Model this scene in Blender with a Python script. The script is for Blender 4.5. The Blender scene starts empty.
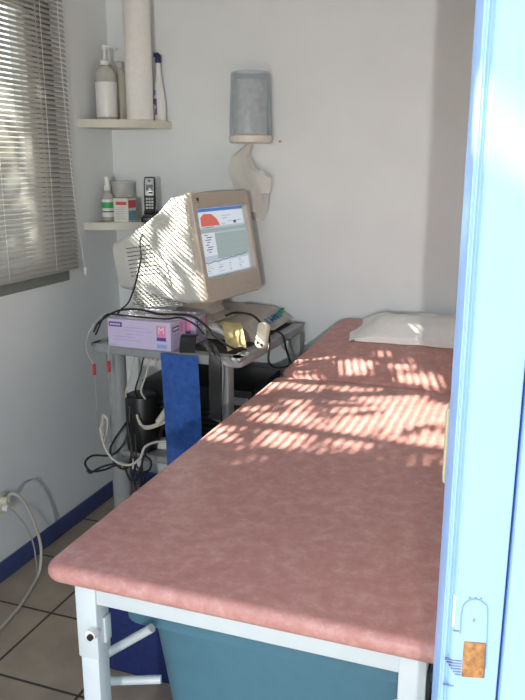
import bpy, bmesh, math, random
from mathutils import Vector, Matrix, noise
random.seed(7)
S = bpy.context.scene
COL = S.collection
PI = math.pi

# ------------------------------------------------------------------ materials
MATS = {}
def nt(name):
    m = bpy.data.materials.new(name); m.use_nodes = True
    t = m.node_tree; b = t.nodes['Principled BSDF']
    MATS[name] = m
    return m, t, b
def mat(name, c, rough=.5, metal=0., var=.06, scale=30., bump=0., spec=.5, trans=0., sheen=0., alpha=1., coat=0.):
    """plain surface with a little procedural tone variation and bump"""
    m, t, b = nt(name)
    b.inputs['Roughness'].default_value = rough
    b.inputs['Metallic'].default_value = metal
    b.inputs['Specular IOR Level'].default_value = spec
    b.inputs['Coat Weight'].default_value = coat
    b.inputs['Sheen Weight'].default_value = sheen
    tc = t.nodes.new('ShaderNodeTexCoord')
    n = t.nodes.new('ShaderNodeTexNoise'); n.inputs['Scale'].default_value = scale; n.inputs['Detail'].default_value = 4
    t.links.new(tc.outputs['Object'], n.inputs['Vector'])
    r = t.nodes.new('ShaderNodeValToRGB')
    r.color_ramp.elements[0].position = .3; r.color_ramp.elements[1].position = .7
    r.color_ramp.elements[0].color = [max(0, x*(1-var)) for x in c] + [1]
    r.color_ramp.elements[1].color = [min(1, x*(1+var)) for x in c] + [1]
    t.links.new(n.outputs['Fac'], r.inputs['Fac'])
    t.links.new(r.outputs['Color'], b.inputs['Base Color'])
    if trans: b.inputs['Transmission Weight'].default_value = trans
    if alpha < 1: b.inputs['Alpha'].default_value = alpha
    if bump:
        bp = t.nodes.new('ShaderNodeBump'); bp.inputs['Strength'].default_value = bump; bp.inputs['Distance'].default_value = .002
        t.links.new(n.outputs['Fac'], bp.inputs['Height']); t.links.new(bp.outputs['Normal'], b.inputs['Normal'])
    return m
def emit(name, c, s):
    m, t, b = nt(name)
    b.inputs['Base Color'].default_value = (.02, .02, .02, 1); b.inputs['Roughness'].default_value = .25
    b.inputs['Emission Color'].default_value = list(c) + [1]; b.inputs['Emission Strength'].default_value = s
    return m

wall_m = mat('wall paint', (.785, .815, .82), .75, var=.02, scale=6, bump=.08)
ceil_m = mat('ceiling paint', (.80, .80, .78), .8, var=.02)
base_m = mat('blue baseboard paint', (.055, .082, .23), .45, var=.1)
door_m = mat('pale blue door paint', (.30, .49, .82), .34, var=.03, scale=12, bump=.05)
pole_m = mat('white enamel', (.60, .66, .67), .3, var=.02)
rust_m = mat('rusty steel', (.36, .17, .055), .7, var=.45, scale=160)
blackp_m = mat('black plastic', (.012, .012, .013), .42, var=.2)
rubber_m = mat('black rubber cable', (.010, .010, .011), .5, var=.2)
cream_m = mat('cream plastic', (.70, .66, .52), .4, var=.04)
beige_m = mat('beige plastic', (.49, .43, .36), .42, var=.03)
case_m = mat('pale grey beige plastic', (.56, .55, .51), .5, var=.03)
grey_m = mat('grey painted steel', (.30, .31, .31), .45, var=.06)
mat_m = mat('dark ribbed mat', (.03, .027, .025), .7, var=.3)
white_m = mat('white plastic', (.80, .80, .77), .35, var=.02)
paper_m = mat('white paper', (.86, .85, .81), .85, var=.03, scale=60, bump=.3)
shelf_m = mat('cream laminate', (.68, .64, .55), .5, var=.05, scale=20)
blue_m = mat('royal blue fabric', (.022, .095, .36), .85, var=.25, scale=45, bump=.4, sheen=.2)
navy_m = mat('navy fabric', (.010, .022, .12), .8, var=.2, scale=60, bump=.3)
bin_m = mat('light blue plastic', (.085, .205, .27), .42, var=.05)
lilac_m = mat('lilac card', (.60, .53, .74), .6, var=.04)
purple_m = mat('purple print', (.14, .05, .30), .5)
pink_m = mat('pink print', (.80, .25, .45), .5)
red_m = mat('red print', (.60, .08, .07), .5)
cyan_m = mat('pale blue print', (.25, .45, .70), .5)
green_m = mat('green print', (.05, .42, .14), .45)
yellow_m = mat('pale yellow paper', (.66, .55, .26), .8, var=.15)
gconn_m = mat('green connector', (.02, .40, .22), .4)
bconn_m = mat('blue connector', (.06, .20, .42), .4)
silver_m = mat('silver plastic', (.55, .56, .56), .35, metal=.3)
lcd_m = mat('phone display', (.16, .20, .20), .2)
white_cable_m = mat('cream cable', (.55, .53, .45), .5)
redtip_m = mat('red rubber tip', (.50, .03, .05), .45)
blind_m = mat('grey lacquered slats', (.42, .41, .38), .42, var=.04)
_t = blind_m.node_tree; _b = _t.nodes['Principled BSDF']; _o = _t.nodes['Material Output']
_mx = _t.nodes.new('ShaderNodeMixShader'); _mx.inputs['Fac'].default_value = .07
_tl = _t.nodes.new('ShaderNodeBsdfTranslucent'); _tl.inputs['Color'].default_value = (.8, .78, .72, 1)
_t.links.new(_b.outputs[0], _mx.inputs[1]); _t.links.new(_tl.outputs[0], _mx.inputs[2]); _t.links.new(_mx.outputs[0], _o.inputs[0])
frame_m = mat('grey green window paint', (.22, .24, .215), .5, var=.08)
alu_m = mat('white window sash', (.42, .42, .40), .5)
slot_m = mat('dark vent slot', (.06, .06, .055), .7)
ground_m = mat('outdoor paving', (.27, .26, .24), .9, var=.15, scale=4)
gwall_m = mat('pale garden wall render', (.52, .52, .47), .9, var=.2, scale=5)
bark_m = mat('bark', (.12, .09, .06), .9, var=.3)

def leaf_mat():
    m, t, b = nt('leaf green')
    b.inputs['Roughness'].default_value = .5
    tc = t.nodes.new('ShaderNodeTexCoord'); n = t.nodes.new('ShaderNodeTexNoise'); n.inputs['Scale'].default_value = 3
    t.links.new(tc.outputs['Object'], n.inputs['Vector'])
    r = t.nodes.new('ShaderNodeValToRGB')
    r.color_ramp.elements[0].color = (.03, .07, .02, 1); r.color_ramp.elements[1].color = (.12, .17, .05, 1)
    t.links.new(n.outputs['Fac'], r.inputs['Fac']); t.links.new(r.outputs['Color'], b.inputs['Base Color'])
    return m
leaf_m = leaf_mat()

def vinyl():
    m, t, b = nt('mottled pink vinyl')
    b.inputs['Roughness'].default_value = .36
    b.inputs['Specular IOR Level'].default_value = .45
    tc = t.nodes.new('ShaderNodeTexCoord')
    n = t.nodes.new('ShaderNodeTexNoise'); n.inputs['Scale'].default_value = 26; n.inputs['Detail'].default_value = 9; n.inputs['Roughness'].default_value = .78; n.inputs['Distortion'].default_value = .25
    t.links.new(tc.outputs['Object'], n.inputs['Vector'])
    r = t.nodes.new('ShaderNodeValToRGB')
    e = r.color_ramp.elements
    e[0].position = .36; e[0].color = (.48, .212, .182, 1)
    e[1].position = .66; e[1].color = (.63, .36, .325, 1)
    x = e.new(.5); x.color = (.535, .26, .228, 1)
    t.links.new(n.outputs['Fac'], r.inputs['Fac']); t.links.new(r.outputs['Color'], b.inputs['Base Color'])
    n2 = t.nodes.new('ShaderNodeTexNoise'); n2.inputs['Scale'].default_value = 260
    t.links.new(tc.outputs['Object'], n2.inputs['Vector'])
    bp = t.nodes.new('ShaderNodeBump'); bp.inputs['Strength'].default_value = .12; bp.inputs['Distance'].default_value = .001
    t.links.new(n2.outputs['Fac'], bp.inputs['Height']); t.links.new(bp.outputs['Normal'], b.inputs['Normal'])
    return m
vinyl_m = vinyl()

def tiles():
    m, t, b = nt('beige floor tile')
    b.inputs['Roughness'].default_value = .35
    tc = t.nodes.new('ShaderNodeTexCoord')
    mp = t.nodes.new('ShaderNodeMapping'); mp.inputs['Location'].default_value = (1.507 + 1.998, -1.947 + 3.33, 0)
    t.links.new(tc.outputs['Object'], mp.inputs['Vector'])
    br = t.nodes.new('ShaderNodeTexBrick'); br.offset = 0; br.squash = 1
    br.inputs['Scale'].default_value = 1; br.inputs['Brick Width'].default_value = .333; br.inputs['Row Height'].default_value = .333
    br.inputs['Mortar Size'].default_value = .0050; br.inputs['Mortar Smooth'].default_value = .1
    br.inputs['Mortar'].default_value = (.045, .036, .03, 1)
    t.links.new(mp.outputs['Vector'], br.inputs['Vector'])
    n = t.nodes.new('ShaderNodeTexNoise'); n.inputs['Scale'].default_value = 7; n.inputs['Detail'].default_value = 5
    t.links.new(tc.outputs['Object'], n.inputs['Vector'])
    for i, (a, c) in enumerate((((.33, .27, .20), (.45, .38, .285)), ((.34, .28, .21), (.46, .39, .29)))):
        r = t.nodes.new('ShaderNodeValToRGB'); r.color_ramp.elements[0].position = .3; r.color_ramp.elements[1].position = .7
        r.color_ramp.elements[0].color = a + (1,); r.color_ramp.elements[1].color = c + (1,)
        t.links.new(n.outputs['Fac'], r.inputs['Fac']); t.links.new(r.outputs['Color'], br.inputs['Color%d' % (i+1)])
    t.links.new(br.outputs['Color'], b.inputs['Base Color'])
    bp = t.nodes.new('ShaderNodeBump'); bp.inputs['Strength'].default_value = .5; bp.inputs['Distance'].default_value = .003; bp.invert = True
    t.links.new(br.outputs['Fac'], bp.inputs['Height']); t.links.new(bp.outputs['Normal'], b.inputs['Normal'])
    return m
tile_m = tiles()

def thin_glass(name, tint, gloss):
    m = bpy.data.materials.new(name); m.use_nodes = True; t = m.node_tree; t.nodes.clear()
    o = t.nodes.new('ShaderNodeOutputMaterial'); mx = t.nodes.new('ShaderNodeMixShader'); mx.inputs['Fac'].default_value = gloss
    tr = t.nodes.new('ShaderNodeBsdfTransparent'); tr.inputs['Color'].default_value = tint + (1,)
    g = t.nodes.new('ShaderNodeBsdfGlossy'); g.inputs['Roughness'].default_value = .02
    t.links.new(tr.outputs[0], mx.inputs[1]); t.links.new(g.outputs[0], mx.inputs[2]); t.links.new(mx.outputs[0], o.inputs[0])
    return m
glass_m = thin_glass('window glass', (.95, .97, .96), .06)

def translucent(name, c, opaque, rough=.2):
    """milky see-through plastic"""
    m = bpy.data.materials.new(name); m.use_nodes = True; t = m.node_tree; b = t.nodes['Principled BSDF']
    o = t.nodes['Material Output']; mx = t.nodes.new('ShaderNodeMixShader'); mx.inputs['Fac'].default_value = opaque
    tr = t.nodes.new('ShaderNodeBsdfTransparent'); tr.inputs['Color'].default_value = [min(1, x*1.1+.25) for x in c] + [1]
    b.inputs['Base Color'].default_value = list(c) + [1]; b.inputs['Roughness'].default_value = rough
    t.links.new(tr.outputs[0], mx.inputs[1]); t.links.new(b.outputs[0], mx.inputs[2]); t.links.new(mx.outputs[0], o.inputs[0])
    return m
smoke_m = translucent('smoky blue clear plastic', (.62, .65, .68), .30)
milky_m = translucent('milky clear plastic', (.62, .62, .56), .7)
clear_m = translucent('clear plastic', (.72, .72, .68), .6)
tissue_m = translucent('thin white tissue', (.80, .79, .74), .7, .9)

def perforated():
    m, t, b = nt('perforated plastic'); b.inputs['Roughness'].default_value = .5
    tc = t.nodes.new('ShaderNodeTexCoord'); v = t.nodes.new('ShaderNodeTexVoronoi'); v.inputs['Scale'].default_value = 150; v.inputs['Randomness'].default_value = .25
    t.links.new(tc.outputs['Object'], v.inputs['Vector'])
    r = t.nodes.new('ShaderNodeValToRGB'); r.color_ramp.interpolation = 'CONSTANT'
    r.color_ramp.elements[0].color = (.03, .03, .03, 1); r.color_ramp.elements[1].position = .42; r.color_ramp.elements[1].color = (.56, .55, .50, 1)
    t.links.new(v.outputs['Distance'], r.inputs['Fac']); t.links.new(r.outputs['Color'], b.inputs['Base Color'])
    return m
perf_m = perforated()

# ------------------------------------------------------------------ mesh helpers
def BM(): return bmesh.new()
def obj(name, bm, m, parent=None, smooth=True, loc=None, rot=None):
    bmesh.ops.recalc_face_normals(bm, faces=bm.faces[:])
    me = bpy.data.meshes.new(name); bm.to_mesh(me); bm.free()
    for x in (m if isinstance(m, (list, tuple)) else [m]): me.materials.append(x)
    if smooth:
        me.polygons.foreach_set('use_smooth', [True]*len(me.polygons))
        me.set_sharp_from_angle(angle=math.radians(38))
    o = bpy.data.objects.new(name, me); COL.objects.link(o)
    if parent: o.parent = parent
    if loc: o.location = loc
    if rot: o.rotation_euler = rot
    return o
def empty(name, loc=(0, 0, 0), rot=(0, 0, 0)):
    o = bpy.data.objects.new(name, None); COL.objects.link(o); o.location = loc; o.rotation_euler = rot; o.empty_display_size = .05
    return o
def tag(o, label, cat, group=None, kind=None):
    o['label'] = label; o['category'] = cat
    if group: o['group'] = group
    if kind: o['kind'] = kind
    return o
def struct(o): o['kind'] = 'structure'; return o
def lab(o, label): o['label'] = label; return o

def box(bm, x0, x1, y0, y1, z0, z1, bev=0., seg=2, mi=0, M=None):
    r = bmesh.ops.create_cube(bm, size=1)
    vs = r['verts']
    for v in vs: v.co = Vector((x0+(v.co.x+.5)*(x1-x0), y0+(v.co.y+.5)*(y1-y0), z0+(v.co.z+.5)*(z1-z0)))
    fs = {f for v in vs for f in v.link_faces}
    for f in fs: f.material_index = mi
    if bev:
        es = list({e for v in vs for e in v.link_edges})
        r = bmesh.ops.bevel(bm, geom=es, offset=bev, segments=seg, profile=.5, affect='EDGES')
        vs = list({v for v in vs if v.is_valid} | {v for f in r['faces'] for v in f.verts})
        for f in r['faces']: f.material_index = mi
        extra = set()
        for v in vs:
            for f in v.link_faces: extra |= set(f.verts)
        vs = list(extra)
    if M is not None:
        for v in vs: v.co = M @ v.co
    return vs
def loft(bm, rings, cap0=True, cap1=True, mi=0):
    rr = [[bm.verts.new(p) for p in r] for r in rings]
    n = len(rr[0])
    for a, b in zip(rr, rr[1:]):
        for i in range(n):
            f = bm.faces.new((a[i], a[(i+1) % n], b[(i+1) % n], b[i])); f.material_index = mi
    if cap0: bm.faces.new(rr[0][::-1]).material_index = mi
    if cap1: bm.faces.new(rr[-1]).material_index = mi
    return rr
def rrect(cx, cy, hx, hy, r, n=5):
    r = max(1e-5, min(r, hx, hy)); pts = []
    for sx, sy, a0 in ((1, 1, 0), (-1, 1, 90), (-1, -1, 180), (1, -1, 270)):
        for k in range(n+1):
            a = math.radians(a0 + 90*k/n)
            pts.append((cx+sx*(hx-r)+r*math.cos(a), cy+sy*(hy-r)+r*math.sin(a)))
    return pts
def slab(bm, x0, x1, y0, y1, z0, z1, rc, re, seg=5, crown=0., mi=0):
    """plate with rounded plan corners (rc) and rounded edges (re)"""
    cx, cy, hx, hy = (x0+x1)/2, (y0+y1)/2, (x1-x0)/2, (y1-y0)/2
    rings = []
    for k in range(seg+1):
        a = -PI/2 + PI/2*k/seg; ins = re*(1-math.cos(a)); z = z0+re+re*math.sin(a)
        rings.append([(p[0], p[1], z) for p in rrect(cx, cy, hx-ins, hy-ins, rc-ins*.6, 6)])
    for k in range(seg+1):
        a = PI/2*k/seg; ins = re*(1-math.cos(a)); z = z1-re+re*math.sin(a)
        rings.append([(p[0], p[1], z) for p in rrect(cx, cy, hx-ins, hy-ins, rc-ins*.6, 6)])
    if crown:
        for f in (.6, .3):
            rings.append([(cx+(p[0]-cx)*f, cy+(p[1]-cy)*f, z1+crown*(1-f)) for p in rrect(cx, cy, hx-re, hy-re, rc-re*.6, 6)])
    return loft(bm, rings, mi=mi)
def lathe(bm, prof, c=(0, 0, 0), n=28, mi=0, cap0=True, cap1=True):
    rings = [[(c[0]+r*math.cos(2*PI*i/n), c[1]+r*math.sin(2*PI*i/n), c[2]+z) for i in range(n)] for r, z in prof]
    return loft(bm, rings, cap0, cap1, mi)
def catmull(pts, n=8):
    P = [Vector(p) for p in pts]
    if len(P) < 3: return P
    P = [P[0]*2-P[1]] + P + [P[-1]*2-P[-2]]
    out = []
    for i in range(1, len(P)-2):
        for k in range(n):
            t = k/n; a, b, c, d = P[i-1], P[i], P[i+1], P[i+2]
            out.append(.5*((2*b)+(c-a)*t+(2*a-5*b+4*c-d)*t*t+(3*b-a-3*c+d)*t**3))
    out.append(P[-2])
    return out
def tube(bm, pts, r, n=8, smooth=True, sub=8, mi=0, r1=None):
    P = catmull(pts, sub) if smooth else [Vector(p) for p in pts]
    t = (P[1]-P[0]).normalized()
    u = t.orthogonal().normalized(); rings = []
    for i, p in enumerate(P):
        tn = (P[min(i+1, len(P)-1)]-P[max(i-1, 0)])
        tn = tn.normalized() if tn.length > 1e-9 else t
        u = (u-tn*u.dot(tn)); u = u.normalized() if u.length > 1e-6 else tn.orthogonal().normalized()
        w = tn.cross(u); rad = r if r1 is None else r+(r1-r)*i/(len(P)-1)
        rings.append([p+u*rad*math.cos(2*PI*k/n)+w*rad*math.sin(2*PI*k/n) for k in range(n)])
        t = tn
    return loft(bm, rings, mi=mi)
def cyl(bm, a, b, r, n=16, mi=0, r1=None): return tube(bm, [a, b], r, n, smooth=False, mi=mi, r1=r1)
def prism(bm, poly, z0, z1, bev=0., mi=0):
    r = loft(bm, [[(x, y, z0) for x, y in poly], [(x, y, z1) for x, y in poly]], mi=mi)
    if bev:
        es = [e for e in bm.edges if all(v in r[0] for v in e.verts) or all(v in r[1] for v in e.verts)]
        bmesh.ops.bevel(bm, geom=es, offset=bev, segments=2, profile=.5, affect='EDGES')
def sheet(bm, grid, th=0.):
    """surface through a grid of points, given a thickness"""
    V = [[bm.verts.new(p) for p in row] for row in grid]
    fs = []
    for a, b in zip(V, V[1:]):
        for i in range(len(a)-1): fs.append(bm.faces.new((a[i], a[i+1], b[i+1], b[i])))
    if th:
        bmesh.ops.recalc_face_normals(bm, faces=fs)
        bmesh.ops.solidify(bm, geom=fs, thickness=th)
def quad(bm, pts, mi=0):
    f = bm.faces.new([bm.verts.new(p) for p in pts]); f.material_index = mi
def letter(txt, size, m, name, parent, M, depth=.0004):
    cu = bpy.data.curves.new('t', 'FONT'); cu.body = txt; cu.size = size; cu.extrude = depth; cu.align_x = 'CENTER'; cu.align_y = 'CENTER'
    o = bpy.data.objects.new('t', cu); COL.objects.link(o)
    dg = bpy.context.evaluated_depsgraph_get(); dg.update()
    me = bpy.data.meshes.new_from_object(o.evaluated_get(dg)); me.transform(M)
    bpy.data.objects.remove(o); bpy.data.curves.remove(cu)
    me.name = name; me.materials.clear(); me.materials.append(m)
    q = bpy.data.objects.new(name, me); COL.objects.link(q)
    if parent: q.parent = parent
    return q
def look_M(loc, xdir, ydir):
    x = Vector(xdir).normalized(); z = x.cross(Vector(ydir)).normalized(); y = z.cross(x)
    return Matrix(((x.x, y.x, z.x, loc[0]), (x.y, y.y, z.y, loc[1]), (x.z, y.z, z.z, loc[2]), (0, 0, 0, 1)))

# ------------------------------------------------------------------ camera
FPX = 743.0
PITCH = math.atan(185/FPX); YAW = math.atan(277.5/(FPX/math.cos(PITCH)))
EYE = Vector((0, 0, 1.55))
Fw = Vector((-math.sin(YAW)*math.cos(PITCH), math.cos(YAW)*math.cos(PITCH), -math.sin(PITCH)))
Rt = Vector((math.cos(YAW), math.sin(YAW), 0)); Up = Rt.cross(Fw)
cam = bpy.data.cameras.new('camera'); co = bpy.data.objects.new('camera', cam); COL.objects.link(co)
co.matrix_world = Matrix(((Rt.x, Up.x, -Fw.x, EYE.x), (Rt.y, Up.y, -Fw.y, EYE.y), (Rt.z, Up.z, -Fw.z, EYE.z), (0, 0, 0, 1)))
cam.sensor_fit = 'VERTICAL'; cam.sensor_height = 36; cam.sensor_width = 27; cam.lens = FPX/700*36; cam.clip_start = .02
S.camera = co

# ------------------------------------------------------------------ setting
XL, YB, XR, ZC = -1.815, 3.027, -.020, 2.50
DOORX, DOORY = -.0505, .64
b = BM(); box(b, -2.0, 1.2, .55, 3.2, -.10, 0); struct(obj('floor', b, tile_m, smooth=False))
b = BM(); box(b, -2.0, .16, .55, 3.2, ZC, ZC+.12); struct(obj('ceiling', b, ceil_m, smooth=False))
WY0, WY1, WZ0, WZ1 = .95, 2.62, 1.088, 2.22
b = BM()
box(b, XL-.2, XL, -1.3, WY0, -.1, ZC); box(b, XL-.2, XL, WY1, 3.2, -.1, ZC)  # near piece runs on unseen outdoors, added to keep sun off the door post
box(b, XL-.2, XL, WY0, WY1, -.1, WZ0); box(b, XL-.2, XL, WY0, WY1, WZ1, ZC)
struct(obj('wall_left', b, wall_m, smooth=False))
b = BM(); box(b, XL, XR+.18, YB, YB+.16, -.1, ZC); struct(obj('wall_back', b, wall_m, smooth=False))
b = BM(); box(b, XR, XR+.16, .69, YB, 0, ZC); struct(obj('wall_right', b, wall_m, smooth=False))
b = BM(); box(b, XL, -1.25, .52, .64, 0, ZC); box(b, -1.25, XR, .52, .64, 2.12, ZC); struct(obj('wall_front', b, wall_m, smooth=False))
b = BM(); box(b, XL, XL+.012, .64, YB, 0, .078, .004); struct(obj('baseboard_left', b, base_m))
b = BM(); box(b, XL+.012, XR, YB-.012, YB, 0, .078, .004); struct(obj('baseboard_back', b, base_m))
b = BM(); box(b, -12, 6, -6, 15, -.16, -.101); struct(obj('ground', b, ground_m, smooth=False))
b = BM(); box(b, -9.3, -9.1, -4, 14, -.1, 1.3); struct(obj('garden_wall', b, gwall_m, smooth=False))

# window sash behind the blind
win = struct(empty('window_1', (XL, 2.02, WZ0)))
def L(p, o): return (p[0]-o.location.x, p[1]-o.location.y, p[2]-o.location.z)
b = BM()
for y0, y1, z0, z1 in ((WY0, WY1, WZ0, WZ0+.055), (WY0, WY1, WZ1-.06, WZ1), (WY0, WY0+.10, WZ0+.055, WZ1-.06), (WY1-.10, WY1, WZ0+.055, WZ1-.06)):
    box(b, XL-.07, XL-.004, y0, y1, z0, z1, .004)
bmesh.ops.translate(b, verts=b.verts[:], vec=-win.location)
obj('window_frame', b, frame_m, win)
b = BM(); box(b, XL-.03, XL+.010, WY0-.01, WY1+.004, WZ0-.004, WZ0+.040, .004)
bmesh.ops.translate(b, verts=b.verts[:], vec=-win.location); obj('window_sill', b, frame_m, win)
b = BM()
for y0, y1, z0, z1 in ((1.051, 2.519, 1.144, 1.185), (1.051, 2.519, 2.115, 2.159), (1.051, 1.09, 1.185, 2.115), (2.475, 2.519, 1.185, 2.115)):
    box(b, XL-.055, XL-.02, y0, y1, z0, z1, .003)
bmesh.ops.translate(b, verts=b.verts[:], vec=-win.location); obj('sash', b, alu_m, win)
b = BM(); box(b, XL-.040, XL-.036, 1.0905, 2.4745, 1.1855, 2.1145)
bmesh.ops.translate(b, verts=b.verts[:], vec=-win.location); obj('pane', b, glass_m, win)

# door frame post at the entrance, with the old lock recess
door = struct(empty('door_1', (DOORX, DOORY, 0), (0, 0, math.radians(13))))
b = BM()
prof = [(0, .047), (0, .0065), (.001, .0035), (.0033, .002), (.0058, .0035), (.0068, .0065), (.0076, .0065), (.0086, .0015), (.010, 0), (.054, 0), (.054, .047)]
LZ0, LZ1 = 1.074, 1.112
prism(b, prof, -.1, 2.10); bmesh.ops.bevel(b, geom=[e for e in b.edges if abs(e.verts[0].co.x-e.verts[1].co.x) < 1e-6 and abs(e.verts[0].co.y-e.verts[1].co.y) < 1e-6], offset=.0012, segments=2, affect='EDGES')
obj('door_post', b, door_m, door)
b = BM(); box(b, .0565, .26, -.004, .04, -.1, 2.10, .003)
obj('door_casing', b, door_m, door)
b = BM(); box(b, .0205, .0405, -.0012, .003, LZ0, LZ1, .0004); lab(obj('strike_plate', b, rust_m, door), 'rusty strike plate')
b = BM(); tube(b, [(.0165, -.0004, 1.120), (.0165, -.0004, 1.145), (.020, -.0004, 1.154), (.028, -.0004, 1.158), (.036, -.0004, 1.154), (.040, -.0004, 1.144), (.0425, -.0004, 1.085)], .0006, 6)
for x in (.023, .028, .033): tube(b, [(x, -.0006, 1.157), (x, -.0006, 1.1595)], .0009, 6, smooth=False)
tube(b, [(.028, -.0006, 1.134), (.0285, -.0006, 1.137)], .0009, 6, smooth=False)
lab(obj('lock_outline', b, mat('grey scratches', (.20, .33, .58), .6), door), 'faint arched outline of a removed lock plate')
b = BM()
box(b, .0085, .0105, -.0007, .003, 1.127, 1.160, .0003)
lab(obj('bare_edge', b, mat('chipped white paint', (.85, .88, .9), .5), door), 'white chipped paint')
b = BM()
for k in range(6): box(b, .004+.002*k, .0195, -.0008, .002, 1.090-.003*k, 1.0912-.003*k)
box(b, .010, .0155, -.0008, .002, 1.122, 1.1235); box(b, .004, .014, -.0008, .002, 1.062, 1.0632)
lab(obj('scratches', b, mat('dark scratch', (.20, .24, .33), .7), door), 'grey scratches beside the lock recess')
b = BM(); box(b, .0405, .0418, -.0006, .002, LZ0, LZ1)
obj('recess_edge', b, mat('recess shadow line', (.16, .12, .10), .8), door)

# switch box on the right wall beside the door post
cream2_m = mat('yellowed switch plastic', (.46, .42, .28), .45)
sw = tag(empty('light_switch', (XR, .775, 1.283)), 'cream plastic switch box half hidden behind the blue door post', 'switch')
b = BM(); box(b, -.046, 0, -.074, .075, -.040, .040, .004); obj('housing', b, cream2_m, sw)
b = BM(); box(b, -.050, -.0455, -.030, .020, -.022, .022, .002); lab(obj('rocker', b, white_m, sw), 'white rocker')

# ------------------------------------------------------------------ venetian blind
blind = tag(empty('venetian_blind', (XL, 2.05, 1.11)), 'grey slatted venetian blind hanging half closed over the window', 'blind')
o0 = blind.location
BY0, BY1 = .92, 2.662
TH = math.radians(-54); SW = .0182; PITCHZ = .0181; XB = XL+.026
b = BM()
nsl = 60
for k in range(nsl):
    zc = 1.150+PITCHZ*k
    yend = BY1-.004*min(1, k/25)
    grid = []
    N = 18
    for i in range(N+1):
        y = BY0+(yend-BY0)*i/N
        row = []
        th = TH+math.radians(1.6*noise.noise(Vector((y*2.2, k*.35, 0)))*2)
        zz = zc+.0016*noise.noise(Vector((y*1.6, k*.21, 5)))
        for j in range(4):
            c = (j/3-.5)*SW; hgt = .0030*(1-(2*j/3-1)**2)
            row.append((XB+c*math.cos(th)-hgt*math.sin(th)-o0.x, y-o0.y, zz+c*math.sin(th)+hgt*math.cos(th)-o0.z))
        grid.append(row)
    sheet(b, grid)
obj('slats', b, blind_m, blind)
b = BM(); box(b, XB-.011-o0.x, XB+.011-o0.x, BY0-o0.y, BY1-.008-o0.y, 1.130-o0.z, 1.142-o0.z, .003); obj('bottom_rail', b, blind_m, blind)
b = BM(); box(b, XB-.016-o0.x, XB+.016-o0.x, BY0-o0.y, BY1+.012-o0.y, 2.238-o0.z, 2.268-o0.z, .003); obj('head_rail', b, blind_m, blind)
for y in (1.1, 1.65, 2.21, 2.50):
    b = BM()
    for dx in (-.0105, .0105): cyl(b, (XB+dx-o0.x, y-o0.y, 1.14-o0.z), (XB+dx-o0.x, y-o0.y, 2.24-o0.z), .0009, 6)
    lab(obj('ladder_cord', b, white_m, blind), 'white ladder cord')
b = BM(); tube(b, [(XB+.02-o0.x, 2.60-o0.y, 2.25-o0.z), (XB+.022-o0.x, 2.60-o0.y, 1.9-o0.z), (XB+.022-o0.x, 2.63-o0.y, 1.45-o0.z), (XB+.024-o0.x, 2.675-o0.y, 1.13-o0.z)], .0014, 6)
lathe(b, [(.002, 0), (.006, -.006), (.006, -.03), (.002, -.038)], (XB+.024-o0.x, 2.68-o0.y, 1.135-o0.z), 10)
lab(obj('pull_cord', b, white_m, blind), 'white pull cord with a small tassel')

# ------------------------------------------------------------------ examination table
PX0, PX1, PY0, PYH, PZ0, PZ1 = -.834, -.040, 1.055, 2.452, .772, .812
tb = tag(empty('examination_table', ((PX0+PX1)/2, 1.9, 0)), 'pink vinyl treatment couch on white steel legs', 'table')
def T(x, y, z): return (x-tb.location.x, y-tb.location.y, z)
def tbx(b, x0, x1, y0, y1, z0, z1, bev=.002):
    a = T(x0, y0, z0); c = T(x1, y1, z1); return box(b, a[0], c[0], a[1], c[1], a[2], c[2], bev)
b = BM(); a, c = T(PX0, PY0, PZ0), T(PX1, PYH, PZ1)
slab(b, a[0], c[0], a[1], c[1], PZ0, PZ1, 0.035, .018, 6, crown=.002); obj('main_cushion', b, vinyl_m, tb)
b = BM(); HL = .565
slab(b, a[0]+.005, c[0], .003, HL, -(PZ1-PZ0), 0, 0.05, .017, 6, crown=.001)
for v in b.verts: v.co.x *= 1-.26*max(0, v.co.y)/HL*(.35+.65*max(0, v.co.y)/HL)
Mh = Matrix.Translation((0, PYH-tb.location.y, PZ1)) @ Matrix.Rotation(math.atan2(.118, .55), 4, 'X')
bmesh.ops.transform(b, matrix=Mh, verts=b.verts[:]); obj('headrest', b, vinyl_m, tb)
b = BM()   # steel frame
LX0, LX1 = -.778, -.106
for y in (1.085, 2.40): tbx(b, LX0+.045, LX1-.045, y, y+.03, .728, .771)
for x in (LX0, LX1-.03): tbx(b, x, x+.03, 1.13, 2.40, .728, .771)
for x in (LX0+.04, LX1-.07):
    v = tbx(b, x, x+.03, 2.40, 2.95, .70, .726)
obj('frame', b, pole_m, tb)
for x in (LX0, LX1-.046):
    for y in (1.080, 2.39):
        b = BM(); tbx(b, x+.003, x+.043, y+.003, y+.043, .0, .62, .003); lg = obj('leg', b, pole_m, tb)
        b = BM(); tbx(b, x, x+.046, y, y+.046, .607, .7715, .003); obj('sleeve', b, pole_m, lg)
        b = BM(); kx = x+.040 if x == LX0 else x+.004
        cyl(b, T(kx, y, .672), T(kx, y-.016, .672), .011, 16); obj('clamp_knob', b, white_m, lg)
        b = BM(); cyl(b, T(kx+.002, y-.0165, .671), T(kx+.002, y-.021, .671), .0065, 14); lab(obj('knob_cap', b, blackp_m, lg), 'black knob cap')
b = BM(); tbx(b, LX0+.046, LX0+.052, 1.10, 1.122, .635, .69, .002); obj('bracket', b, pole_m, tb)
b = BM(); tbx(b, LX1+.0003, LX1+.003, 1.085, 1.12, .68, .74, .0005); lab(obj('shadow_strip', b, blackp_m, tb), 'black strip drawn as the shadow gap beside the right leg')  # black strip painted in for the shadow gap beside the leg
b = BM(); cyl(b, T(-.815, 1.21, .505), T(-.685, 1.21, .608), .0095, 14); obj('brace', b, pole_m, tb)
b = BM(); cyl(b, T(-.82, 1.185, .460), T(-.682, 1.235, .466), .0095, 14); obj('brace', b, pole_m, tb)

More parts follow.
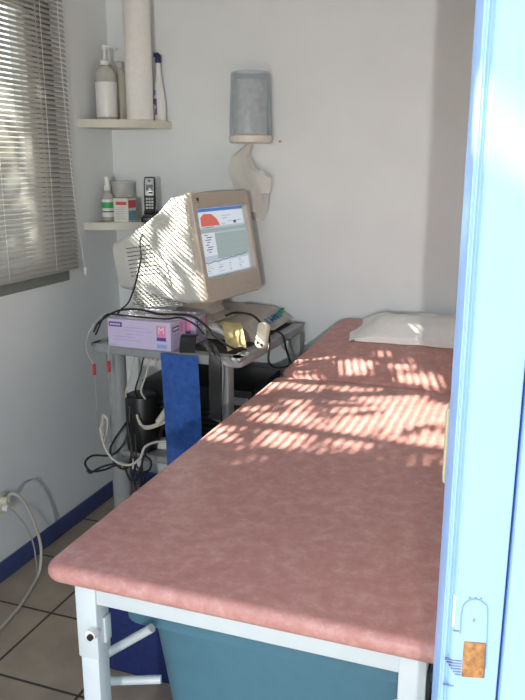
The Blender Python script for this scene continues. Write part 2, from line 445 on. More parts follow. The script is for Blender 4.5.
# tub and bag below
tub = tag(empty('storage_tub', (-.446, 1.47, 0)), 'light blue plastic tub with a rolled rim under the pink couch', 'tub')
b = BM()
rings = []
for z, hx, hy in ((.0, .215, .13), (.01, .225, .14), (.55, .292, .182), (.578, .296, .185)):
    rings.append([(p[0], p[1], z) for p in rrect(0, 0, hx, hy, .05, 6)])
for z, hx, hy in ((.578, .288, .177), (.02, .22, .135)):
    rings.append([(p[0], p[1], z) for p in rrect(0, 0, hx, hy, .045, 6)])
loft(b, rings); obj('body', b, bin_m, tub)
b = BM(); rings = []
for z, g in ((.582, .002), (.580, .034), (.584, .042), (.606, .043), (.614, .037), (.615, .030), (.615, -.006), (.5785, -.008)):
    rings.append([(p[0], p[1], z) for p in rrect(0, 0, .295+g, .184+g, .05, 6)])
rings.append(rings[0]); loft(b, rings, False, False); bmesh.ops.remove_doubles(b, verts=b.verts[:], dist=1e-5); obj('rim', b, bin_m, tub)

bag = tag(empty('fabric_bag', (-1.02, 1.83, 0)), 'navy blue fabric bag standing on the tiles behind the near left couch leg', 'bag')
b = BM(); rings = []
for z, hx, hy in ((.002, .15, .075), (.03, .172, .085), (.16, .162, .075), (.275, .145, .055), (.300, .125, .035)):
    R_ = []
    for i, p in enumerate(rrect(0, 0, hx, hy, .03, 5)):
        q = noise.noise(Vector((p[0]*9, p[1]*9, z*7)))*.007
        R_.append((p[0]+q, p[1]+q, z+ (0 if z < .01 else q*.8)))
    rings.append(R_)
loft(b, rings); obj('bag_body', b, navy_m, bag)
b = BM(); tube(b, [(-.06, -.03, .285), (-.05, -.03, .33), (.02, -.02, .34), (.05, -.03, .285)], .007, 8); obj('handle', b, navy_m, bag)

# folded sheet on the headrest
cl = BM()
def headz(y): return PZ1+(y-PYH)*.118/.55
grid = []
NX, NY = 26, 14
for j in range(NY+1):
    row = []
    for i in range(NX+1):
        u, v = i/NX, j/NY
        x = -.625+.50*u + .012*noise.noise(Vector((0, v*4, 3)))
        y = 2.775+.215*v+.010*noise.noise(Vector((u*5, 0, 7)))-.02*(1-u)*v
        edge = min(1, min(u, 1-u)*6)*min(1, .25+v*3.2)*min(1, .35+(1-v)*4)
        h = .012+.050*edge+.012*noise.noise(Vector((u*5, v*3, 1)))*(.4+edge)+.006*noise.noise(Vector((u*13, v*9, 2)))
        row.append((x, y, headz(y)+.004+max(.004, h)))
    grid.append(row)
V = [[cl.verts.new(p) for p in r] for r in grid]
Bt = [[cl.verts.new((p[0], p[1], headz(p[1])+.0035)) for p in r] for r in grid]
for j in range(NY):
    for i in range(NX):
        cl.faces.new((V[j][i], V[j][i+1], V[j+1][i+1], V[j+1][i])); cl.faces.new((Bt[j][i], Bt[j+1][i], Bt[j+1][i+1], Bt[j][i+1]))
per = [(0, i) for i in range(NX)]+[(j, NX) for j in range(NY)]+[(NY, i) for i in range(NX, 0, -1)]+[(j, 0) for j in range(NY, 0, -1)]
for k in range(len(per)):
    a, c = per[k], per[(k+1) % len(per)]; cl.faces.new((V[a[0]][a[1]], Bt[a[0]][a[1]], Bt[c[0]][c[1]], V[c[0]][c[1]]))
clo = obj('folded_sheet', cl, paper_m)
tag(clo, 'crumpled white sheet folded on the raised head end of the couch', 'sheet')
fl = BM()  # loose flap hanging at its left corner
sheet(fl, [[(-.655+.035*i/4+.004*j, 2.83-.02*j+.012*i, headz(2.83-.02*j+.012*i)+.0055+.012*abs(math.sin(i*1.3+j))*(i/4)+.004) for i in range(5)] for j in range(5)], .002)
f_ = obj('flap', fl, paper_m, clo)

# ------------------------------------------------------------------ trolley
tr = tag(empty('equipment_trolley', (-1.213, 2.655, 0), (0, 0, math.radians(-3))), 'grey metal trolley carrying the monitor beside the couch', 'trolley')
HX, HY = .312, .328
b = BM(); slab(b, -HX, HX, -HY, HY, .862, .893, .03, .008, 3)
for s in ((-HX, HX, -HY, -HY+.05), (-HX, HX, HY-.02, HY), (-HX, -HX+.03, -HY, HY), (HX-.045, HX, -HY, HY)): box(b, *s, .885, .8995, .004)
obj('top_tray', b, grey_m, tr)
b = BM(); box(b, -HX+.033, HX-.048, -HY+.053, HY-.023, .8935, .8975); lab(obj('tray_mat', b, mat_m, tr), 'dark mat in the tray')
b = BM(); slab(b, -HX+.03, HX-.03, -HY+.03, HY-.03, .44, .468, .03, .008, 3); obj('lower_shelf', b, grey_m, tr)
for x, y, rx, ry in ((-HX+.072, -HY+.06, .038, .034), (-HX+.072, HY-.06, .038, .034)):
    b = BM(); loft(b, [[(x+rx*math.cos(a*PI/12), y+ry*math.sin(a*PI/12), z) for a in range(24)] for z in (.03, .862)]); p_ = obj('post', b, grey_m, tr)
    b = BM(); lathe(b, [(.02, 0), (.03, .004), (.03, .026), (.012, .031)], (x, y, 0), 16); obj('foot', b, blackp_m, p_)
for x, y in ((HX-.080, -HY+.012), (HX-.055, HY-.055)):
    b = BM(); box(b, x, x+.026 if y < 0 else x+.054, y, y+.05, .03, .862, .004); p_ = obj('post', b, grey_m, tr)
    b = BM(); lathe(b, [(.014, 0), (.02, .004), (.02, .026), (.01, .031)], (x+.02, y+.025, 0), 16); obj('foot', b, blackp_m, p_)
ZT = .9000

# ------------------------------------------------------------------ therapy unit under the monitor
un = tag(empty('electrotherapy_unit', (-1.165, 2.775, ZT)), 'flat beige electrical unit lying under the monitor stand', 'device')
b = BM(); 
loft(b, [[(x, y, z) for x, z in ((-.19, 0), (.205, 0), (.222, .012), (.150, .058), (.13, .062), (-.19, .062))] for y in (-.215, -.205, .20, .21)]); 
obj('casing', b, beige_m, un)
b = BM(); quadM = lambda s, t_, o=.0012: (.222-.072*t_+o*.54, -.19+.37*s, .012+.046*t_+o*.84)
def q4(b, s0, s1, t0, t1, o=.0012, mi=0): quad(b, [quadM(s0, t0, o), quadM(s1, t0, o), quadM(s1, t1, o), quadM(s0, t1, o)], mi)
q4(b, .02, .98, .08, .92); obj('front_panel', b, mat('grey panel', (.45, .43, .38), .5), un)
for k in range(5):
    b = BM(); q4(b, .46+.10*k, .52+.10*k, .35, .72, .0024); lab(obj('button', b, bconn_m, un), 'blue button')
for k, (s, t_) in enumerate(((.60, .5), (.72, .6), (.84, .55), (.96, .7))):
    p = Vector(quadM(s, t_)); d = Vector((.6, -.1, .45)).normalized()
    b = BM(); cyl(b, p, p+d*.016, .006, 12, r1=.005); cyl(b, p+d*.016, p+d*.03, .004, 10)
    lab(obj('plug', b, gconn_m if k > 1 else bconn_m, un), 'green plug' if k > 1 else 'blue plug')
b = BM(); tube(b, [(-.10, -.19, .035), (-.02, -.216, .045), (.05, -.216, .038), (.10, -.216, .02)], .012, 8); lab(obj('side_grip', b, white_m, un), 'white rounded grip')

yn = BM()
g_ = []
for j in range(7):
    t_ = j/6; row = []
    for i in range(6):
        q = i/5
        row.append((-1.125+.095*q+(.125-.025*q)*t_, 2.605-.012*q-(.215-.02*q)*t_, ZT+.0637-.052*max(0, t_-.15)/.85+.010*math.sin(q*4+t_*5)*t_+.012*math.sin(t_*PI)))
    g_.append(row)
sheet(yn, g_, .0012)
tag(obj('paper_note', yn, yellow_m), 'pale yellow paper lying over the beige unit under the monitor', 'paper')

ad = tag(empty('plug_adapter', (-.895, 2.47, .962)), 'cream plug adapter with two black holes at the right edge of the trolley', 'adapter')
b = BM(); slab(b, -.021, .021, -.048, .048, -.014, .014, .018, .006, 4)
Ma = look_M((0, 0, -.012), (.93, -.10, .0), (-.10, .35, .93)); bmesh.ops.transform(b, matrix=Ma, verts=b.verts[:]); obj('body', b, cream_m, ad)
for dx, dy in ((-.009, -.030), (.009, -.036)):
    b = BM(); cyl(b, (dx, dy, .0135), (dx, dy, .0150), .0058, 12); bmesh.ops.transform(b, matrix=Ma, verts=b.verts[:]); lab(obj('pin_hole', b, blackp_m, ad), 'black hole')

# ------------------------------------------------------------------ CRT monitor
mo = tag(empty('crt_monitor', (-1.103, 2.655, ZT+.062), (0, 0, math.radians(-9))), 'beige tube computer monitor with a lit program window, striped by sunlight', 'monitor')
TI = math.radians(10)
Mm = Matrix.Translation((0, 0, 1.255-ZT-.062)) @ Matrix.Rotation(-TI, 4, 'Y')     # local x = out of the screen
def mfix(b): bmesh.ops.transform(b, matrix=Mm, verts=b.verts[:])
SEC = [(f*1.13, a, c, h+.004) for f, a, c, h in [(-.018, -.195, .196, .190), (-.03, -.198, .199, .193), (-.090, -.196, .198, .190), (-.150, -.182, .160, .178), (-.24, -.152, .118, .163), (-.375, -.116, .078, .142), (-.400, -.108, .072, .136), (-.404, -.095, .060, .12)]]
b = BM(); loft(b, [[(f, p[0], p[1]) for p in rrect(0, (lo+hi)/2, hw, (hi-lo)/2, .022, 5)] for f, lo, hi, hw in SEC]); mfix(b); obj('casing', b, case_m, mo)
b = BM()
R4 = lambda f, hw, lo, hi, r: [(f, p[0], p[1]) for p in rrect(0, (lo+hi)/2, hw, (hi-lo)/2, r, 6)]
OL, OH, OW = -.116, .150, .178
loft(b, [R4(-.028, .205, -.2025, .2025, .02), R4(-.004, .206, -.2035, .2035, .022), R4(.004, .201, -.199, .199, .02), R4(.008, .184, OL-.012, OH+.012, .02), R4(.004, OW, OL, OH, .014), R4(-.016, OW-.006, OL+.006, OH-.006, .012), R4(-.020, .150, -.1, .13, .01)]); mfix(b)
obj('bezel', b, beige_m, mo)
b = BM(); grid = []
for j in range(9):
    grid.append([(-.0135-.006*((i/4-1)**2+(j/4-1)**2)*.5+.004, (i/4-1)*(OW-.0065), (OL+OH)/2+(j/4-1)*((OH-OL)/2-.0065)) for i in range(9)])
sheet(b, grid); mfix(b); scr_e = emit('screen glow', (.66, .80, .95), .62); scr = obj('screen', b, scr_e, mo)
b = BM()
EM = [emit('screen title blue', (.08, .25, .75), .6), emit('screen red', (.85, .16, .12), .7), emit('screen grey green', (.46, .58, .56), .62), emit('screen white', (.85, .92, 1.), .72), emit('screen ink', (.10, .14, .30), .3), emit('screen pale blue', (.50, .66, .90), .6)]
def sp(u, v, o=0.):   # u left to right, v from top, as seen on the screen: left is the side nearest the door
    y = -(OW-.008)+2*(OW-.008)*u; z = OH-.008-(OH-OL-.016)*v
    cy = y/(OW-.0065); cz = (z-(OL+OH)/2)/((OH-OL)/2-.0065)
    return (-.0095-.003*(cy*cy+cz*cz)+.0006+o, y, z)
def sq(u0, v0, u1, v1, mi, o=0.):
    N = 6
    for i in range(N):
        for j in range(N):
            a, c, d, e = u0+(u1-u0)*i/N, u0+(u1-u0)*(i+1)/N, v0+(v1-v0)*j/N, v0+(v1-v0)*(j+1)/N
            quad(b, [sp(a, d, o), sp(c, d, o), sp(c, e, o), sp(a, e, o)], mi)
sq(0, 0, 1, .045, 0); sq(.02, .05, .98, .27, 3); sq(0, .30, 1, .36, 2); sq(.05, .36, .30, .70, 3); sq(.30, .38, .99, .76, 2); sq(.04, .80, .96, .985, 3)
for v in (.47, .58, .67): sq(.31, v, .98, v+.004, 5, .0003)
f = b.faces.new([b.verts.new(sp(u, v, .0005)) for u, v in ((.07, .26), (.08, .13), (.15, .075), (.30, .085), (.40, .17), (.44, .265))]); f.material_index = 1
for u, v, w in ((.50, .12, .2), (.50, .16, .12), (.62, .21, .30), (.48, .24, .08)): sq(u, v, u+w, v+.012, 5, .0004)
sq(.74, .215, .80, .255, 4, .0006); sq(.10, .275, .30, .283, 4, .0005)
for k in range(8): sq(.10+.03*(k % 2), .385+.036*k, .16+.025*((k*3) % 4), .397+.036*k, 4, .0005)
for k in range(16):
    u = .04+.055*k; v = .79-.006*k*(.3 if k < 6 else .5)+.006*((k*5) % 3); sq(u, v, u+.055, v+.009, 4, .0006)
for k in range(5):
    for q in range(4): sq(.07+.22*q, .82+.032*k, .07+.22*q+.04+.04*((k*q+k) % 3), .828+.032*k, 5 if (k+q) % 3 else 4, .0006)
mfix(b); im = obj('screen_image', b, EM, scr, smooth=False); lab(im, 'program window with a red shape at upper left')
for y in (-.10, -.02, .05):
    b = BM(); box(b, .004, .0085, y-.012, y+.012, -.165, -.158, .001); mfix(b); obj('button', b, beige_m, mo)
b = BM(); box(b, .004, .0085, .09, .12, -.166, -.157, .001); mfix(b); obj('power_button', b, beige_m, mo)
b = BM(); lathe(b, [(.007, 0), (.007, .002), (.004, .003)], (0, 0, 0), 14); bmesh.ops.transform(b, matrix=Matrix.Translation((.0055, -.168, .176)) @ Matrix.Rotation(PI/2, 4, 'Y'), verts=b.verts[:]); box(b, .0055, .0078, -.173, -.163, .164, .1665, 0); mfix(b); lab(obj('logo_badge', b, blackp_m, mo), 'small black round logo badge')
def hw_at(f):
    for (f0, _, _, h0), (f1, _, _, h1) in zip(SEC[1:], SEC[2:]):
        if f0 >= f >= f1: return h0+(h1-h0)*(f0-f)/(f0-f1)
    return .14
b = BM()
for k in range(8):
    z = .040-.0155*k; f0, f1 = -.372, -.235+.004*k
    N = 8
    for i in range(N):
        a, c = f0+(f1-f0)*i/N, f0+(f1-f0)*(i+.8)/N
        vs = [(a, -hw_at(a)-.0012, z), (c, -hw_at(c)-.0012, z), (c, -hw_at(c)-.0012, z+.0034), (a, -hw_at(a)-.0012, z+.0034)]
        wv = [(p[0], p[1]+.006, p[2]) for p in vs]
        loft(b, [wv, vs])
mfix(b); lab(obj('vent_slots', b, slot_m, mo), 'dark rows of vent slots')
b = BM()
ZL = lambda z: z-mo.location.z
pl = [(-.345, ZL(1.085)), (-.345, ZL(1.014)), (-.30, ZL(1.008)), (-.11, ZL(1.028)), (-.10, ZL(1.06)), (-.10, ZL(1.085))]
loft(b, [[(x, y, z) for x, z in pl] for y in (-.160, -.155, .14, .145)]); obj('base_grille', b, perf_m, mo)
b = BM()
rings = []
for z, hx, hy in ((0, .125, .155), (.006, .128, .158), (.012, .122, .15), (.022, .085, .10), (.045, .075, .085), (.075, .09, .10)):
    rings.append([(-.135+p[0], p[1], z+.0005) for p in rrect(0, 0, hx, hy, min(hx, hy)*.8, 8)])
loft(b, rings); obj('swivel_stand', b, beige_m, mo)
# small oval mark on the casing near the bezel
b = BM(); slab(b, -.014, .014, -.004, .004, 0, .0016, .004, .0005, 2); bmesh.ops.transform(b, matrix=Matrix.Translation((-.085, -.1945, .155)) @ Matrix.Rotation(PI/2, 4, 'X'), verts=b.verts[:]); mfix(b); obj('catch', b, mat('grey catch', (.4, .39, .36), .5), mo)

# ------------------------------------------------------------------ glove boxes
def glove_box(loc, rz, label, group, D=.118):
    g = tag(empty('glove_box', loc, (0, 0, rz)), label, 'box', group)
    W, H = .262, .104
    b = BM(); box(b, 0, W, 0, D, 0, H, .0015, 1); obj('carton', b, lilac_m, g)
    b = BM(); slab(b, .05, .21, D/2-.027, D/2+.027, H, H+.0006, .025, .0002, 2); obj('opening', b, white_m, g)
    def pr(name, m, lb, *bx):
        b = BM()
        for q in bx: box(b, *q)
        o = obj(name, b, m, g)
        if lb: lab(o, lb)
    pr('name_patch', purple_m, 'purple name patch on the long side', (.006, .062, -.0006, .0005, H-.028, H-.010))
    pr('name_patch', purple_m, 'purple name patch on the end', (W-.0005, W+.0006, .015, .066, H-.036, H-.018))
    pr('patch_text', white_m, None, *[(.012+.0062*k, .0165+.0062*k, -.0010, -.0004, H-.0225+.001*(k % 2), H-.0165) for k in range(7)])
    pr('patch_text', white_m, None, *[(W+.0004, W+.0010, .020+.0058*k, .0243+.0058*k, H-.0305, H-.0235) for k in range(7)])
    pr('size_patch', pink_m, 'pink size patch on the long side', (.205, .243, -.0006, .0005, H-.052, H-.012))
    pr('size_patch', pink_m, 'pink size patch on the end', (W-.0005, W+.0006, .072, .094, H-.045, H-.008))
    if D > .1: letter('M', .034, white_m, 'size_letter', g, look_M((.224, -.0008, H-.030), (1, 0, 0), (0, 0, 1)))
    pr('number_patch', purple_m, 'purple number line', (.205, .243, -.0006, .0005, H-.068, H-.0545))
    pr('blue_patch', cyan_m, 'pale blue line of print', (.205, .245, -.0006, .0005, .010, .024))
    fm = MATS.get('faint lilac print') or mat('faint lilac print', (.46, .40, .66), .6)
    pr('small_print', fm, None, *[(x0, x1, -.0005, .0004, .075-.012*k, .0775-.012*k) for k, (x0, x1) in enumerate(((.07, .17), (.06, .19), (.08, .15), (.02, .12), (.02, .14)))])
    pr('small_print', fm, None, *[(W-.0004, W+.0005, .02+.01*(k % 2), .04+.008*k, .012+.010*k, .016+.010*k) for k in range(5)])
    return g
GB = 'lilac glove boxes on the trolley'
glove_box((-1.449, 2.322, ZT), math.radians(-1.5), 'lilac and white glove box standing at the front edge of the trolley', GB)
glove_box((-1.412, 2.448, ZT), math.radians(-1), 'second lilac glove box behind the front one, mostly hidden', GB, .096)

# ------------------------------------------------------------------ straps, speaker, case on trolley
bs = tag(empty('fabric_strap', (-1.152, 2.313, .90)), 'wide royal blue fabric strap hanging down the trolley front', 'strap')
b = BM(); grid = []
for j in range(25):
    t_ = j/24; z = -.003-.60*t_; row = []
    for i in range(9):
        s = i/8; x = -.072+.018*t_*1.2+s*(.143+.002*t_); y = -.006-.010*math.sin(s*PI)-.008*t_+.006*math.sin(s*7+t_*3)
        row.append((x, y, z))
    grid.append(row)
sheet(b, grid, .005); obj('strap_panel', b, blue_m, bs)
b = BM(); grid = []
for j in range(8):
    t_ = j/7; row = []
    for i in range(6):
        s = i/5; row.append((.003+.06*s, -.009+.034*t_**1.5, .003+.004*s+.062*math.sin(min(1, t_*1.4)*PI/2)))
    grid.append(row)
sheet(b, grid, .006); lab(obj('strap_tab', b, blackp_m, bs), 'black tab')
bk = tag(empty('webbing_strap', (-1.02, 2.278, .90)), 'narrow black strap draped over the trolley edge beside the blue strap', 'strap')
b = BM(); grid = []
for p in ((-1.10, 2.33, .925), (-1.065, 2.318, .945), (-1.035, 2.305, .936), (-1.012, 2.290, .924), (-1.004, 2.286, .90), (-1.003, 2.284, .83), (-1.002, 2.282, .76), (-1.0, 2.282, .68)):
    w = .022
    row = []
    for s in (-1, 0, 1):
        if p[2] > .91: row.append((p[0]-bk.location.x+.008*s, p[1]-bk.location.y+.014*s, p[2]-bk.location.z+.018*s*.3))
        else: row.append((p[0]-bk.location.x+w*s, p[1]-bk.location.y, p[2]-bk.location.z))
    grid.append(row)
sheet(b, grid, .006); obj('strap_band', b, blackp_m, bk)

sp_ = tag(empty('loudspeaker', (-1.378, 2.425, .468)), 'small black round speaker on the lower trolley shelf by the left post', 'speaker')
b = BM(); lathe(b, [(.056, .0), (.060, .004), (.062, .02), (.062, .209), (.058, .220), (.05, .223)], (0, 0, .0005), 32); obj('body', b, blackp_m, sp_)
b = BM(); lathe(b, [(.050, .2236), (.048, .2256), (.02, .227), (.004, .2272)], (0, 0, 0), 32); obj('lid', b, mat('dark grey plastic', (.03, .03, .032), .45), sp_)

pc = tag(empty('equipment_case', (-1.165, 2.73, .468)), 'flat black equipment case on the lower shelf in the dark behind the straps', 'case')
b = BM(); box(b, -.270, .205, -.20, .145, .0005, .245, .006); obj('body', b, blackp_m, pc)
b = BM()
for k in range(6): box(b, -.20+.0, .17, -.2025, -.1995, .05+.022*k, .056+.022*k)
obj('grooves', b, slot_m, pc)
b = BM(); box(b, .13, .19, -.203, -.1995, .185, .215, .001); obj('label_plate', b, silver_m, pc)

ps = tag(empty('power_strip', (-1.30, 2.455, .468)), 'white power strip lying on the lower trolley shelf', 'power strip')
b = BM(); slab(b, -.075, .10, -.024, .024, .0005, .036, .01, .006, 3); obj('body', b, white_m, ps)
for k in range(2):
    b = BM(); lathe(b, [(.016, 0), (.016, .001), (.012, .0012)], (-.035+.06*k, 0, .036), 16); obj('socket', b, slot_m, ps)
wb = tag(empty('paper_card', (-1.45, 2.72, .8795)), 'white paper sheet with printed squiggles standing on the black case behind the hanging cables', 'paper')
b = BM(); grid = [[(-.10+.25*i/5, .012*math.sin(i*.8)-.02*(j/5), -.165+.15*j/5) for i in range(6)] for j in range(6)]
sheet(b, grid, .002); wob = obj('paper', b, paper_m, wb)
b = BM()
for k in range(4): tube(b, [(-.06+.022*k, -.024, -.13), (-.055+.022*k, -.025, -.08), (-.044+.022*k, -.025, -.085), (-.044+.022*k, -.024, -.13)], .0016, 6)
obj('printed_mark', b, mat('grey ink', (.3, .3, .3), .7), wob)

# ------------------------------------------------------------------ cables
def cable(name, pts, r, m, label, group=None, sides=8):
    b = BM(); tube(b, pts, r, sides); o = obj(name, b, m); tag(o, label, 'cable', group); return o
# black coil tied around the front left post
cb = tag(empty('cable_coil', (-1.395, 2.29, .468)), 'tangled coil of black cable tied around the left trolley post', 'cable')
def rel(o, pts, c=None):
    c = c or o.location
    return [(p[0]-c[0], p[1]-c[1], p[2]-c[2]) for p in pts]
loops = [
 [(-1.40, 2.315, .66), (-1.405, 2.30, .56), (-1.43, 2.285, .50), (-1.475, 2.28, .465), (-1.55, 2.275, .455), (-1.585, 2.275, .42), (-1.56, 2.275, .39), (-1.50, 2.275, .405), (-1.45, 2.275, .43), (-1.43, 2.28, .425)],
 [(-1.44, 2.285, .44), (-1.49, 2.27, .425), (-1.53, 2.27, .405), (-1.56, 2.27, .385), (-1.575, 2.27, .395)],
 [(-1.405, 2.29, .60), (-1.455, 2.285, .53), (-1.475, 2.282, .48), (-1.45, 2.28, .43), (-1.41, 2.28, .42), (-1.385, 2.28, .47), (-1.39, 2.285, .55), (-1.40, 2.29, .60)],
 [(-1.38, 2.28, .50), (-1.36, 2.275, .44), (-1.335, 2.275, .42), (-1.305, 2.275, .435), (-1.30, 2.275, .47), (-1.33, 2.275, .485), (-1.36, 2.275, .46), (-1.375, 2.275, .40)],
 [(-1.37, 2.29, .56), (-1.365, 2.285, .48), (-1.37, 2.28, .42), (-1.355, 2.28, .36), (-1.335, 2.28, .38), (-1.34, 2.28, .45), (-1.31, 2.285, .52)],
 [(-1.42, 2.285, .43), (-1.39, 2.275, .38), (-1.36, 2.275, .39), (-1.345, 2.28, .44)],
 [(-1.395, 2.285, .58), (-1.38, 2.28, .50), (-1.385, 2.275, .41), (-1.365, 2.275, .34), (-1.345, 2.275, .35), (-1.35, 2.28, .42)],
]
for lp in loops:
    b = BM(); tube(b, rel(cb, lp, (-1.43, 2.29, .45)), .0042, 8); obj('loop', b, rubber_m, cb)
wc = tag(empty('cream_cable_coil', (-1.395, 2.315, .525)), 'cream cable looped in front of the left trolley post', 'cable')
for lp in ([(-1.515, 2.225, .57), (-1.505, 2.217, .535), (-1.49, 2.215, .49), (-1.46, 2.212, .455), (-1.42, 2.212, .44), (-1.38, 2.212, .445), (-1.345, 2.215, .475), (-1.33, 2.23, .515), (-1.30, 2.265, .525), (-1.26, 2.300, .52), (-1.215, 2.315, .525)],
           [(-1.525, 2.275, .60), (-1.54, 2.27, .55), (-1.535, 2.27, .49), (-1.52, 2.27, .52), (-1.51, 2.27, .58), (-1.53, 2.27, .60), (-1.53, 2.27, .52)],
           [(-1.40, 2.30, .61), (-1.38, 2.29, .575), (-1.34, 2.285, .575), (-1.29, 2.28, .60), (-1.25, 2.285, .64), (-1.225, 2.30, .69)],
           [(-1.40, 2.30, .60), (-1.36, 2.285, .565), (-1.30, 2.28, .585), (-1.25, 2.285, .615), (-1.225, 2.295, .64)]):
    b = BM(); tube(b, rel(wc, lp, (-1.44, 2.27, .5)), .0045, 8); obj('loop', b, white_cable_m, wc)
b = BM(); cyl(b, (-1.298+1.44, 0.010, .598-.5), (-1.262+1.44, .010, .648-.5), .014, 10); obj('plug', b, white_cable_m, wc)
# red tipped leads
for pts, tip, lbl in (([(-1.46, 2.345, 1.02), (-1.50, 2.335, .99), (-1.530, 2.32, .94), (-1.540, 2.312, .88), (-1.507, 2.31, .82)], (-1.507, 2.31, .82), 'thin grey lead with a red tip hanging left of the trolley post'),
                      ([(-1.40, 2.300, .91), (-1.425, 2.292, .912), (-1.43, 2.288, .88), (-1.428, 2.287, .82)], (-1.428, 2.287, .845), 'thin lead with a red tip hanging in front of the trolley post')):
    e = tag(empty('electrode_lead', tip), lbl, 'lead', 'red tipped leads')
    b = BM(); tube(b, rel(e, pts), .0017, 6); obj('wire', b, mat('pale wire', (.45, .45, .43), .5), e)
    b = BM(); cyl(b, (0, -.002, .008), (0, -.002, -.034), .0062, 10); lab(obj('tip', b, redtip_m, e), 'red tip')
    b = BM(); tube(b, [(0, -.001, -.034), (.002, 0, -.12), (.001, .002, -.25)], .0015, 6); obj('tail', b, grey_m, e)
# black cables over the trolley top
cable('black_cable', [(-1.515, 2.33, .945), (-1.49, 2.335, .985), (-1.42, 2.35, 1.028), (-1.34, 2.37, 1.035), (-1.27, 2.38, 1.022), (-1.20, 2.38, 1.025), (-1.13, 2.38, 1.022), (-1.07, 2.37, .990), (-1.02, 2.35, .955), (-.96, 2.36, .920), (-.93, 2.40, .912)], .0042, rubber_m, 'black cable arching over the glove boxes to the trolley front', 'black cables over the glove boxes')
cable('black_cable', [(-1.52, 2.35, .93), (-1.47, 2.345, 1.008), (-1.40, 2.345, 1.014), (-1.30, 2.345, 1.012), (-1.22, 2.35, 1.012), (-1.17, 2.36, 1.018), (-1.11, 2.355, .998), (-1.07, 2.345, .967)], .0036, rubber_m, 'black cable lying along the top of the front glove box', 'black cables over the glove boxes')
cable('monitor_cable', [(-1.095, 2.60, .985), (-1.05, 2.60, 1.0), (-.985, 2.60, .995), (-.935, 2.58, .965), (-.895, 2.54, .945), (-.880, 2.50, .90), (-.874, 2.48, .85), (-.855, 2.52, .82), (-.835, 2.62, .805)], .0045, rubber_m, 'black cable running from under the monitor past the cream adapter')
cable('mains_cable', [(-1.0, 2.72, .908), (-.96, 2.70, .912), (-.92, 2.70, .915), (-.893, 2.70, .90), (-.884, 2.71, .85), (-.876, 2.74, .79), (-.862, 2.82, .70)], .0042, rubber_m, 'black cable dropping over the right edge of the trolley')
cable('braided_cable', [(-1.428, 2.44, .93), (-1.422, 2.43, .99), (-1.39, 2.41, 1.022), (-1.345, 2.395, 1.018), (-1.31, 2.40, 1.022), (-1.25, 2.41, 1.015), (-1.19, 2.43, 1.016), (-1.135, 2.46, .99), (-1.125, 2.47, .93)], .0075, mat('silver braid', (.42, .42, .40), .4, metal=.4, var=.5, scale=220), 'silver braided cable bunched behind the glove box under the monitor')
cable('grey_lead', [(-.985, 2.30, .905), (-.978, 2.294, .86), (-.985, 2.30, .75), (-1.00, 2.31, .66), (-1.0, 2.31, .58)], .0028, mat('grey cable', (.30, .30, .29), .5), 'thin grey cable hanging beside the black strap')
for k, (x, y) in enumerate(((-1.375, 2.345), (-1.345, 2.36), (-1.315, 2.35))):
    cable('hanging_cable', [(x+.02, y, .86), (x+.005, y, .80), (x-.02, y, .73), (x-.03+.01*k, y+.01, .695)], .0034, rubber_m if k == 1 else white_cable_m,
          ['leftmost cream cable hanging under the trolley top above the speaker', 'black cable hanging between two cream ones above the speaker', 'right cream cable hanging under the trolley top beside the blue strap'][k], 'cables hanging under the trolley top')
cable('low_black_cable', [(-1.30, 2.395, .51), (-1.27, 2.37, .56), (-1.255, 2.36, .60), (-1.235, 2.36, .62), (-1.215, 2.37, .60), (-1.21, 2.40, .52)], .006, rubber_m, 'thick black cable rising from the power strip behind the blue strap')
cj = tag(empty('cable_nest', (-1.03, 2.42, .478)), 'nest of grey and black cables on the lower shelf right of the blue strap', 'cable')
for k in range(5):
    b = BM(); a0 = k*1.3
    tube(b, [(.055*math.cos(a0+i*.9), .035*math.sin(a0+i*.9), .01+.022*i+.01*k) for i in range(8)], .0045, 8); obj('loop', b, rubber_m if k % 2 else mat('mid grey cable', (.28, .28, .28), .5), cj)

# ------------------------------------------------------------------ corner shelves
def corner_shelf(ztop, label, r=.272):
    poly = [(XL+.0005, YB-.0005)]
    n = 18
    for k in range(n+1):
        a = -PI/2+PI/2*k/n
        poly.append((XL+.0005+(r+.028*(k/n))*math.cos(a), YB-.0005+(r-.006)*math.sin(a)))
    b = BM(); prism(b, poly, ztop-.032, ztop, .003); o = obj('corner_shelf', b, shelf_m); tag(o, label, 'shelf', 'corner shelves'); return o
ZS1, ZS2 = 1.733, 1.312
corner_shelf(ZS1, 'upper cream corner shelf holding the pump bottle and paper roll')
corner_shelf(ZS2, 'lower cream corner shelf holding the phone and small boxes')

pb = tag(empty('pump_bottle', (-1.735, 2.865, ZS1+.0005)), 'white labelled pump bottle on the upper corner shelf', 'bottle')
b = BM(); lathe(b, [(.038, 0), (.043, .003), (.044, .01), (.044, .168), (.043, .185), (.036, .203), (.022, .214), (.016, .218)], n=32); obj('bottle', b, milky_m, pb)
b = BM(); lathe(b, [(.0446, .012), (.0448, .013), (.0448, .150), (.0446, .151)], n=32, cap0=False, cap1=False); lab(obj('label_wrap', b, white_m, pb), 'plain white label')
b = BM(); lathe(b, [(.018, .2185), (.0205, .2195), (.0205, .235), (.013, .2395), (.006, .240), (.0055, .278), (.010, .2795), (.0105, .296), (.006, .300)], n=20); obj('pump_collar', b, white_m, pb)
b = BM(); tube(b, [(0, 0, .290), (.018, .004, .292), (.036, .008, .289), (.045, .010, .280)], .0046, 10); obj('nozzle', b, white_m, pb)

